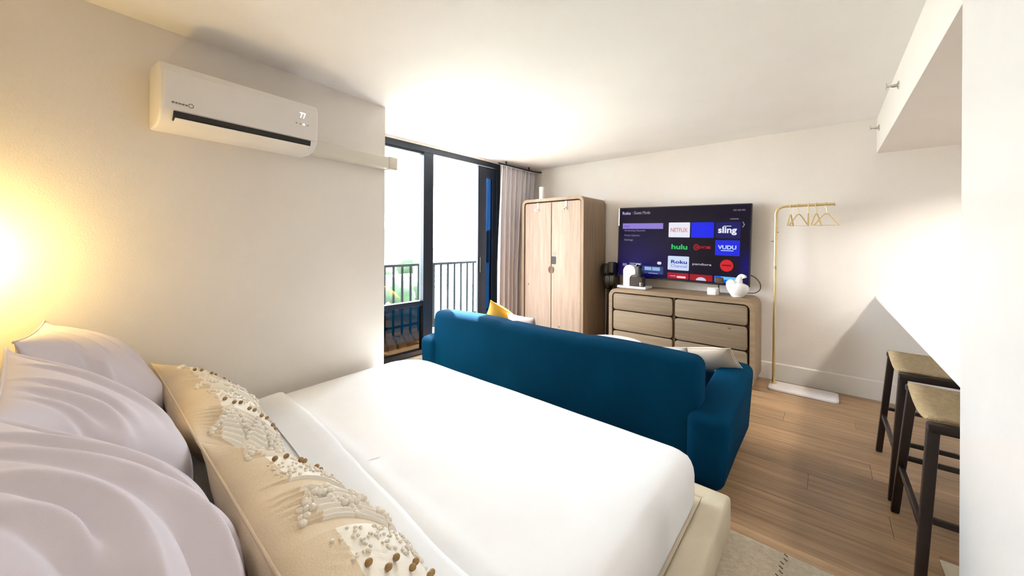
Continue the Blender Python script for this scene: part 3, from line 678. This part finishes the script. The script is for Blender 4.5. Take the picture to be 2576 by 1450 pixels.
def pillow_mesh(w, h, tf, tb, nu=48, nv=40, pinch=.05, sag=0.0, wr=0.0, wscale=5.0, seed=0, fn=None, power=.5, folds=()):
    """cushion in local space: x across, z up from 0, y the front normal; folds: (u0, v0, u1, v1, width, depth)"""
    bm = nb()
    def P(u, v, side):
        e = max(0.0, (1 - u * u * u * u) * (1 - v * v * v * v)) ** power
        d = (0.45 * (1 - abs(u) ** 2.2) + .55) * (0.45 * (1 - abs(v) ** 2.2) + .55) * e
        x = w / 2 * u * (1 - pinch * (1 - v * v) * abs(u) ** 3); z = h / 2 * v * (1 - pinch * (1 - u * u) * abs(v) ** 3)
        y_ = side * (tf if side > 0 else tb) * d * (1 - sag * v)
        k = min(1, e * 1.6)
        if wr and e > 0: y_ += side * wr * k * noise.noise(Vector((x * wscale + seed * 3.1, z * wscale, seed * 1.7)))
        if side > 0:
            for (u0, v0, u1, v1, fw, fd) in folds:
                du, dv = u1 - u0, v1 - v0; L2 = du * du + dv * dv
                wob = .05 * math.sin(3.1 * u + 2.3 * v + u0 * 9)
                t_ = ((u - u0) * du + (v - v0) * dv) / L2; dist = ((u - u0) * dv - (v - v0) * du) / math.sqrt(L2) + wob
                if -.15 < t_ < 1.15:
                    tp = math.sin(math.pi * (t_ + .15) / 1.3) ** .8
                    q = dist / (fw * (.6 + .8 * max(0, t_)))
                    y_ += fd * tp * k * (math.exp(-q * q) - .85 * math.exp(-((q + 1.3) / .8) ** 2))
        if fn and side > 0: y_ += fn(u, v, x, z) * min(1, e * 2)
        return Vector((x, y_, z + h / 2))
    F = {}; B = {}
    for i in range(nu + 1):
        for j in range(nv + 1):
            u = math.sin((i / nu * 2 - 1) * math.pi / 2); v = math.sin((j / nv * 2 - 1) * math.pi / 2)
            F[i, j] = bm.verts.new(P(u, v, 1))
            B[i, j] = F[i, j] if i in (0, nu) or j in (0, nv) else bm.verts.new(P(u, v, -1))
    for i in range(nu):
        for j in range(nv):
            bm.faces.new((F[i, j], F[i + 1, j], F[i + 1, j + 1], F[i, j + 1]))
            bm.faces.new((B[i, j], B[i, j + 1], B[i + 1, j + 1], B[i + 1, j]))
    return bm, P
def place(x, y_, z, lean=0.0, rz=0.0, roll=0.0):
    return Matrix.Translation((x, y_, z)) @ Matrix.Rotation(rz, 4, 'Z') @ Matrix.Rotation(lean, 4, 'X') @ Matrix.Rotation(roll, 4, 'Y')
def cushion(name, label, m, w, h, tt, M, group=None, **k):
    t = thing(name, label, 'cushion', M.to_translation(), group=group)
    bm, _ = pillow_mesh(w, h, tt, tt, 26, 22, **k); bm.transform(M); build('cover', bm, m, t, 180)
    q = nb(); pts = []
    for a, b in ((-1, -1), (1, -1), (1, 1), (-1, 1)):
        for k2 in range(12):
            f = k2 / 12 * 2 - 1
            u, v = {(-1, -1): (f, -1), (1, -1): (1, f), (1, 1): (-f, 1), (-1, 1): (-1, -f)}[(a, b)]
            pp = .05 if 'pinch' not in k else k['pinch']
            x = w / 2 * u * (1 - pp * (1 - v * v) * abs(u) ** 3); z = h / 2 * v * (1 - pp * (1 - u * u) * abs(v) ** 3)
            pts.append(M @ Vector((x, 0, z + h / 2)))
    pts.append(pts[0]); tube(q, pts, .004, 6, False); build('piping', q, m, t, 180)
    return t
cushion('throw_cushion', 'mustard yellow cushion standing on the blue sofa', M_yellow, .30, .30, .055, place(-2.43, 2.80, .50, R(40), 0, 0) @ Matrix.Translation((0, 0, .15)) @ Matrix.Rotation(R(40), 4, 'Y') @ Matrix.Translation((0, 0, -.15)))
cushion('throw_cushion', 'blush cushion beside the mustard one on the sofa', M_pinkw, .34, .24, .045, place(-2.09, 2.67, .447, R(20), R(-4), 0))
cushion('throw_cushion', 'cream cushion resting against the armrest nearer the bar stools', M_creamc, .38, .22, .05, place(-0.585, 2.88, .462, R(40), 0, R(-15)), wr=.004)
cushion('throw_cushion', 'small white cushion on the seat beside the cream one', mat('white_cushion', (0.85, 0.82, 0.82), 0.9, var=.02), .26, .20, .04, place(-0.765, 2.57, .455, R(12), 0, R(-9)))

# coffee table with a white oval top
ct = thing('coffee_table', 'white oval coffee table between sofa and dresser', 'coffee table', (-1.475, 3.22, 0))
def oval(rx, ry, n=40): return [(-1.475 + rx * math.cos(2 * math.pi * k / n), 3.22 + ry * math.sin(2 * math.pi * k / n)) for k in range(n)]
build('top', prism(nb(), oval(.245, .20), .407, .434, 'XY', .006, 2), M_white, ct, 40)
build('pedestal', lathe(nb(), [(.06, .02), (.05, .05), (.05, .39), (.09, .415)], (-1.475, 3.22, 0), 24), M_white, ct, 60)
build('foot', prism(nb(), oval(.19, .16), 0, .02, 'XY', .004, 1), M_white, ct, 40)

# ------------------------------------------------------------------ bed
def bed():
    t = thing('upholstered_bed', 'low cream upholstered bed base with padded rails', 'bed', (-1.42, 0.8, 0))
    build('side_rail', box(nb(), -0.428, -0.322, -0.22, 1.955, .013, .172, .018, 3), M_cream, t, 40)
    build('foot_rail', box(nb(), -2.60, -0.324, 1.852, 1.958, .013, .171, .018, 3), M_cream, t, 40)
    build('side_rail', prism(nb(), [(lx(-.22) + .01, -.22), (lx(-.22) + .11, -.22), (-2.60, 1.85), (-2.66, 1.85)], .013, .171, 'XY'), M_cream, t, 40)
    build('headboard', box(nb(), -2.50, -0.32, -0.33, -0.225, .013, .92, .03, 4), M_cream, t, 40)
    build('slat_deck', box(nb(), -2.50, -0.427, -0.21, 1.853, .05, .166), M_cream, t)
bed()
def mattress():
    """white sheeted mattress: rounded plan, soft edges and a turned hem across the head end"""
    zt, zb = .392, .173
    bm = nb(); nx, ny = 90, 90; g = {}
    def plan(a, b):      # a,b in [-1,1] -> outline with rounded corners
        xl = lx(-0.2 + (b + 1) / 2 * 2.02) + .035 if False else (-2.50 - .082 * max(0, (b + 1) / 2) + .02)
        xr = -0.432; y0, y1 = -0.21, 1.835
        x = xl + (a + 1) / 2 * (xr - xl); y_ = y0 + (b + 1) / 2 * (y1 - y0); return x, y_, xl, xr, y0, y1
    def pt(a, b, s):     # s: 0 top centre .. 1 bottom rim
        pass
    rings_ = []
    # concentric shells from bottom rim up and over to the middle
    def outline(inset, n=160):
        xl0, xl1, xr, y0, y1 = -2.508 + inset, -2.645 + inset, -0.430 - inset, -0.21 + inset, 1.842 - inset
        pts = []; rad = {0: .06, 1: .10, 2: .15, 3: .22}
        cs = [(xl0, y0, 180, .06), (xr, y0, 270, .08), (xr, y1, 0, .10), (xl1, y1, 90, .24)]
        for (cx, cy_, a0, rr) in cs:
            rr = max(.01, rr - inset * .6)
            ox = cx + rr if a0 in (180, 90) else cx - rr; oy = cy_ + rr if a0 in (180, 270) else cy_ - rr
            for k in range(9):
                a = R(a0 + 90 * k / 8); pts.append((ox + rr * math.cos(a), oy + rr * math.sin(a)))
        # resample evenly
        out = []; P = [Vector((p[0], p[1])) for p in pts]; P.append(P[0]); L = [0]
        for a, b in zip(P, P[1:]): L.append(L[-1] + (b - a).length)
        tot = L[-1]; j = 0
        for k in range(n):
            d = tot * k / n
            while L[j + 1] < d: j += 1
            f = (d - L[j]) / max(1e-9, L[j + 1] - L[j]); out.append(P[j].lerp(P[j + 1], f))
        return out
    prof = [(0.006, zb), (0.0, zb + .03), (0.0, zt - .075), (.004, zt - .045), (.016, zt - .022), (.036, zt - .008), (.065, zt), (.12, zt + .003)]
    n = 160
    for (ins, z) in prof:
        rings_.append([bm.verts.new((p.x, p.y, z + (.004 * noise.noise(Vector((p.x * 3, p.y * 3, z * 10))) if z > zt - .06 else 0))) for p in outline(ins, n)])
    for a, b in zip(rings_, rings_[1:]):
        for k in range(n): bm.faces.new((a[k], a[(k + 1) % n], b[(k + 1) % n], b[k]))
    bm.faces.new(rings_[0][::-1])
    # top surface by shrinking the last outline towards its centre line
    last = rings_[-1]; cx = sum(v.co.x for v in last) / n; cy_ = sum(v.co.y for v in last) / n
    base = [v.co.copy() for v in last]; K = 26
    for s in range(1, K):
        f = 1 - s / K; rr = []
        for k in range(n):
            x = cx + (base[k].x - cx) * f; y_ = cy_ + (base[k].y - cy_) * f
            z = zt + .003 + .007 * (1 - f)
            yh = .80 + .03 * math.sin(x * 2.2) + .02 * x
            z += .012 * math.exp(-((y_ - yh) / .045) ** 2) * (1 if x > -2.5 else 0) + .0025 * noise.noise(Vector((x * 4, y_ * 4, 2)))
            rr.append(bm.verts.new((x, y_, z)))
        for k in range(n): bm.faces.new((last[k], last[(k + 1) % n], rr[(k + 1) % n], rr[k]))
        last = rr
    bm.faces.new(last)
    t = thing('mattress', 'wide mattress under a smooth white sheet on the cream frame', 'mattress', (-1.5, 0.8, zb))
    build('fitted_sheet', bm, M_linen, t, 180)
    # turned-over hem across the head end
    hb = nb(); vs = []
    for i in range(61):
        x = -2.52 + i / 60 * 2.03; yh = .725 + .030 * math.sin(x * 2.2) + .055 * (x + 2.5) * -.6 + .01 * noise.noise(Vector((x * 3, 0, 0)))
        rowv = []
        for (dy, dz) in ((-.10, .010), (-.06, .014), (0, .019), (.045, .021), (.065, .016), (.072, .007), (.066, .002)):
            rowv.append(hb.verts.new((x, yh + dy, zt + .004 + dz + .003 * noise.noise(Vector((x * 7, dy * 20, 1))))))
        vs.append(rowv)
    for a, b in zip(vs, vs[1:]):
        for k in range(6): hb.faces.new((a[k], a[k + 1], b[k + 1], b[k]))
    o = build('sheet_hem', hb, M_linen, t, 180)
mattress()

# lavender euro pillows
SH = ((-2.20, .012, .418, .65, .62, R(20), R(-2), R(-3), 'lavender pillow at the wall end of the bed head, its corner standing up', 1),
      (-1.565, .000, .418, .67, .62, R(20), R(2), R(2), 'lavender pillow in the middle between two alike pillows at the bed head', 2),
      (-0.895, -.012, .418, .70, .64, R(20), R(0), R(-1), 'creased lavender pillow at the open side of the bed head', 3))
FO = {1: [(-.6, .95, .0, .1, .07, .016), (-.2, .98, .45, .2, .06, .014), (.25, .95, .8, .35, .05, .012), (.6, .7, .9, -.3, .05, .010)],
      2: [(-.75, .95, -.2, -.1, .07, .018), (-.35, 1.0, .35, .15, .05, .016), (.0, .98, .55, .35, .045, .014), (.3, .98, .85, .25, .05, .016), (.5, .9, .95, .0, .05, .012), (-.9, .4, -.4, -.5, .06, .012)],
      3: [(-.85, .9, -.25, -.15, .07, .022), (-.55, .98, .15, .0, .055, .020), (-.2, .95, .50, -.05, .055, .020), (.05, .98, .75, .30, .06, .024), (.35, .95, .95, .0, .05, .016), (-.75, .25, .05, -.55, .06, .016), (.1, .35, .8, -.45, .08, .018)]}
for (x, y_, z, w, h, lean, rz, roll, lb, sd) in SH:
    t = thing('bed_pillow', lb, 'pillow', (x, y_ + .1, z), group='lavender pillows at the bed head')
    bm, P = pillow_mesh(w, h, .215, .10, 230, 210, .045, .22, .020, 4.2, sd * 7 + 1, folds=FO[sd])
    Mx = place(x, y_ + .085, z, lean, rz, roll); bm.transform(Mx); cs_ = build('case', bm, M_lav, t, 180); sm = cs_.modifiers.new('soft', 'SMOOTH'); sm.factor = .5; sm.iterations = 6
    q = nb(); pts = [Mx @ P(f / 14 * 2 - 1, 1, 1) for f in range(15)]; tube(q, pts, .0045, 6); build('seam', q, M_lav, t, 180)

# long knitted lumbar pillows
def knit_pillow(x, lb, seed):
    w, h = 1.10, .41
    t = thing('lumbar_pillow', lb, 'pillow', (x, .47, .40), group='cream knitted lumbar pillows')
    def zone(sx):       # sx: distance from the nearer end, 0 .. .55
        return sx
    def fn(u, v, xx, zz):
        sx = .55 - abs(xx); r = 0
        fade = max(0, min(1, (v + .98) * 3)) * max(0, min(1, (0.98 - v) * 3))
        if .03 < sx < .25 or sx > .48: r = (.0062 * math.sin(xx * 2 * math.pi / .026 + .5 * math.sin(zz * 14 + seed)))
        elif .31 < sx < .42: r = .003 * noise.noise(Vector((xx * 90, zz * 90, seed)))
        if .425 < sx < .475: r -= .008
        return r * fade
    bm, P = pillow_mesh(w, h, .135, .10, 540, 80, .035, .12, .012, 5.0, seed, fn, .46)
    for f in bm.faces:      # pale rope panel on the front, tan linen round it
        m_ = f.calc_center_median()
        if m_.y > .03 and .045 < m_.z < .335 and .03 < .55 - abs(m_.x) and not .425 < .55 - abs(m_.x) < .475: f.material_index = 1
    Mx = place(x, .505, .412, R(41), 0, R(0)); bm.transform(Mx)
    c = build('cover', bm, M_knit, t, 180); c.data.materials.append(M_rope)
    kb = nb(); rnd = random.Random(seed)
    def knot(xx, v, r):
        u = xx / (w / 2); p = Mx @ (P(u, v, 1) + Vector((0, .002, 0)))
        sphere(kb, p, r * rnd.uniform(.88, 1.12), 1, (1, 1, .9))
    # two rows of knots tracing a zigzag (diamonds) on each panel
    for (xa, xb) in ((-.505, -.30), (-.06, .06), (.30, .505)):
        cxm = (xa + xb) / 2; amp = (xb - xa) / 2
        for k in range(34):
            v = -.86 + 1.66 * k / 33; ph = abs(((k / 11.0) % 1) * 2 - 1)
            for off in (-.022, .0, .022):
                knot(cxm + amp * (ph * 2 - 1) * .8 + off, v + off * .8, .0098)
    for sgn in (-1, 1):     # fine popcorn band
        for k in range(150):
            knot(sgn * (.55 - rnd.uniform(.32, .415)), rnd.uniform(-.85, .75), .0042)
    kn = build('knots', kb, M_knot, t, 180); kn['kind'] = 'stuff'
    # row of wooden beads
    for sgn in (-1, 1):
        for k in range(10):
            v = .62 - k * .155 + rnd.uniform(-.02, .02); xx = sgn * (.55 - .285 + (.012 if k % 2 else -.010))
            p = Mx @ (P(xx / (w / 2), v, 1) + Vector((0, .008, 0)))
            build('bead', lathe(nb(), [(.003, -.007), (.0062, -.004), (.007, 0), (.0062, .004), (.003, .007)], p, 10, 'Y'), M_bead, t, 60)
    q = nb(); pts = [Mx @ P(f / 20 * 2 - 1, 1, 1) for f in range(21)]; tube(q, pts, .004, 6); build('seam', q, M_knit, t, 180)
knit_pillow(-2.015, 'long cream knitted pillow with wooden beads, at the wall end', 3)
knit_pillow(-0.915, 'long cream knitted pillow with wooden beads, at the open bed side', 8)

# ------------------------------------------------------------------ rug and mat
def flat(name, label, cat, x0, x1, y0, y1, th, m, fringe=True):
    t = thing(name, label, cat, ((x0 + x1) / 2, (y0 + y1) / 2, 0.0))
    bm = nb(); nx = max(8, int((x1 - x0) / .03)); ny = max(8, int((y1 - y0) / .03)); g = {}
    for i in range(nx + 1):
        for j in range(ny + 1):
            x = x0 + (x1 - x0) * i / nx; y_ = y0 + (y1 - y0) * j / ny
            e = 0 if i in (0, nx) or j in (0, ny) else 1
            g[i, j] = bm.verts.new((x, y_, .001 + (th + .0015 * noise.noise(Vector((x * 30, y_ * 30, 0)))) * e))
    for i in range(nx):
        for j in range(ny): bm.faces.new((g[i, j], g[i + 1, j], g[i + 1, j + 1], g[i, j + 1]))
    build('pile', bm, m, t, 180)
    return t
rg = flat('area_rug', 'beige woven rug reaching out from under the bed', 'rug', -2.2, 0.28, 0.2, 1.975, .010, M_rug)
fl = nb()
for k in range(7):
    y_ = 1.955 - k * .028; x = -0.118 + .004 * math.sin(k * 2) - k * .0035
    tube(fl, [(x - .006, y_, .0115), (x + .006, y_ - .010, .0115)], .0028, 5)
build('stitching', fl, mat('brown_stitch', (0.14, 0.10, 0.05), 0.9), rg, 180)
flat('door_mat', 'small cream mat on the floor behind the bar stools', 'mat', 0.378, 0.62, 1.90, 2.372, .008, M_mat)

# ------------------------------------------------------------------ counter and bar stools
ctr = thing('counter', 'white kitchen counter with an overhang for bar stools', 'counter', (0.75, 3.1, 0))
build('worktop', box(nb(), 0.34, 1.12, 1.87, YT - .002, .868, .905, .003), M_counter, ctr)
build('base', box(nb(), 0.84, 1.10, 1.87, YT - .018, 0.0, .868), M_partition, ctr)
build('kickboard', box(nb(), 0.832, 0.84, 1.875, YT - .02, 0.0, .09), M_trim, ctr)
for k in range(4): build('panel', box(nb(), 0.828, 0.84, 1.90 + k * .63, 2.50 + k * .63, .12, .84, .003), M_partition, ctr)
def stool(yc, lb):
    x0, x1 = .302, .63; ha = .245; zs = .662
    t = thing('bar_stool', lb, 'stool', ((x0 + x1) / 2, yc, 0), group='bar stools at the counter')
    T = {}
    for sx in (0, 1):
        for sy in (0, 1):
            top = Vector(((x0 + .02) if sx == 0 else (x1 - .02), yc + (ha - .025) * (1 if sy else -1), zs - .012))
            bot = Vector(((x0 - .028) if sx == 0 else (x1 + .028), yc + (ha + .058) * (1 if sy else -1), 0.0)); T[sx, sy] = (top, bot)
            b = nb(); d = (bot - top)
            q = bmesh.new(); bmesh.ops.create_cube(q, size=1)
            for v in q.verts:
                c = bot if v.co.z < 0 else top; w = .015 if v.co.z < 0 else .0175
                v.co = Vector((c.x + math.copysign(w, v.co.x), c.y + math.copysign(w, v.co.y), c.z))
            bmesh.ops.bevel(q, geom=q.edges[:], offset=.004, segments=2, profile=.5, affect='EDGES'); join(b, q)
            build('leg', b, M_espresso, t, 40)
    for sy in (0, 1):
        s = 1 if sy else -1
        b = nb(); box(b, x0, x1, yc + s * ha - .022, yc + s * ha + .022 - (.0 if sy else 0), zs - .035, zs, .008, 2); build('seat_rail', b, M_espresso, t, 40)
    # saddle sling dipping between the two rails
    b = nb(); n = 18; vs = []
    for i in range(n + 1):
        f = i / n; y_ = yc - ha + .018 + f * (2 * ha - .036); z = zs + .004 - .040 * math.sin(math.pi * f) ** .8
        vs.append([b.verts.new((x0 + .004 + (x1 - x0 - .008) * k / 6, y_, z - .004 * math.sin(math.pi * k / 6))) for k in range(7)])
    for a, c in zip(vs, vs[1:]):
        for k in range(6): b.faces.new((a[k], a[k + 1], c[k + 1], c[k]))
    o = build('seat', b, M_seat, t, 180); md = o.modifiers.new('thick', 'SOLIDIFY'); md.thickness = .014; md.offset = -1
    def at(p, z): a, c = T[p]; f = (a.z - z) / (a.z - c.z); return a.lerp(c, f)
    for sx in (0, 1): build('side_stretcher', bar(nb(), at((sx, 0), .245), at((sx, 1), .245), .02, .026, .003), M_espresso, t, 40)
    for sy in (0, 1):
        build('cross_stretcher', bar(nb(), at((0, sy), .30), at((1, sy), .30), .026, .02, .003), M_espresso, t, 40)
stool(3.055, 'dark wood bar stool with woven tan seat, nearer the television wall')
stool(2.345, 'dark wood bar stool with woven tan seat, nearer the partition')

# ------------------------------------------------------------------ sprinkler heads on the soffit face
def sprinkler(y_, z, lb):
    t = thing('sprinkler_head', lb, 'sprinkler', (0.34, y_, z), group='sprinklers on the soffit')
    build('escutcheon', lathe(nb(), [(.026, 0.3398), (.026, .336), (.014, .331)], (0, y_, z), 18, 'X'), M_chrome, t, 60)
    build('body', lathe(nb(), [(.010, .333), (.010, .315), (.006, .305)], (0, y_, z), 12, 'X'), M_chrome, t, 60)
    for s in (-1, 1): build('frame_arm', tube(nb(), [(.316, y_ + s * .008, z), (.300, y_ + s * .013, z), (.288, y_ + s * .003, z)], .0025, 6), M_chrome, t, 60)
    build('deflector', box(nb(), .284, .288, y_ - .016, y_ + .016, z - .012, z + .020, .001), M_chrome, t)
sprinkler(3.21, 2.305, 'chrome sprinkler head midway along the soffit')
sprinkler(4.25, 2.300, 'chrome sprinkler head close to the television wall')

# ------------------------------------------------------------------ lamps of the room and one added unseen light
def globe_sconce():
    x, y_, z = -2.40, -0.335, 1.27
    t = thing('wall_sconce', 'brass wall sconce with a glowing globe over the bed head', 'lamp', (x, YB, z))
    build('backplate', lathe(nb(), [(.05, YB + .001), (.05, YB + .012), (.03, YB + .018)], (x, 0, z), 20, 'Y'), M_brass, t, 60)
    build('arm', tube(nb(), [(x, YB + .015, z), (x, y_ - .045, z)], .009, 8), M_brass, t, 60)
    b = nb(); bmesh.ops.create_uvsphere(b, u_segments=24, v_segments=14, radius=.055); b.transform(Matrix.Translation((x, y_ + .005, z)))
    build('globe', b, emit('warm_globe', (1.0, 0.69, 0.21), 130.0), t, 180)
globe_sconce()
def downlight(x, y_, z, s, lb, col=(1.0, 0.93, 0.84), r=.09, baffle=False):
    t = thing('ceiling_light', lb, 'ceiling light', (x, y_, z), group='round ceiling lights')
    build('trim_ring', ring(nb(), [(x + (r + .02) * math.cos(k * .2618), y_ + (r + .02) * math.sin(k * .2618)) for k in range(24)], [(x + r * math.cos(k * .2618), y_ + r * math.sin(k * .2618)) for k in range(24)], z - .012, z - .0005, 'XY'), M_wplastic, t, 40)
    if baffle: build('baffle', ring(nb(), [(x + (r + .012) * math.cos(k * .2618), y_ + (r + .012) * math.sin(k * .2618)) for k in range(24)], [(x + (r + .006) * math.cos(k * .2618), y_ + (r + .006) * math.sin(k * .2618)) for k in range(24)], z - .075, z - .002, 'XY'), M_wplastic, t, 40)  # unseen collar added to block grazing light, keeps the wardrobe side darker
    build('diffuser', lathe(nb(), [(r, z - .001), (r, z - .008), (r * .9, z - .012)], (x, y_, 0), 24), emit('lamp_%d_%.2f' % (s, col[2]), col, s), t, 60)
downlight(0.98, 3.60, 2.125, 600, 'round can light under the soffit near the television wall', baffle=True)
downlight(1.55, 2.6, 2.125, 600, 'round can light under the soffit over the kitchen floor', baffle=True)
downlight(1.2, 0.5, ZC, 110, 'unseen round ceiling light added to brighten the bed', r=.13)  # added out of view to light bed and pillows from the right
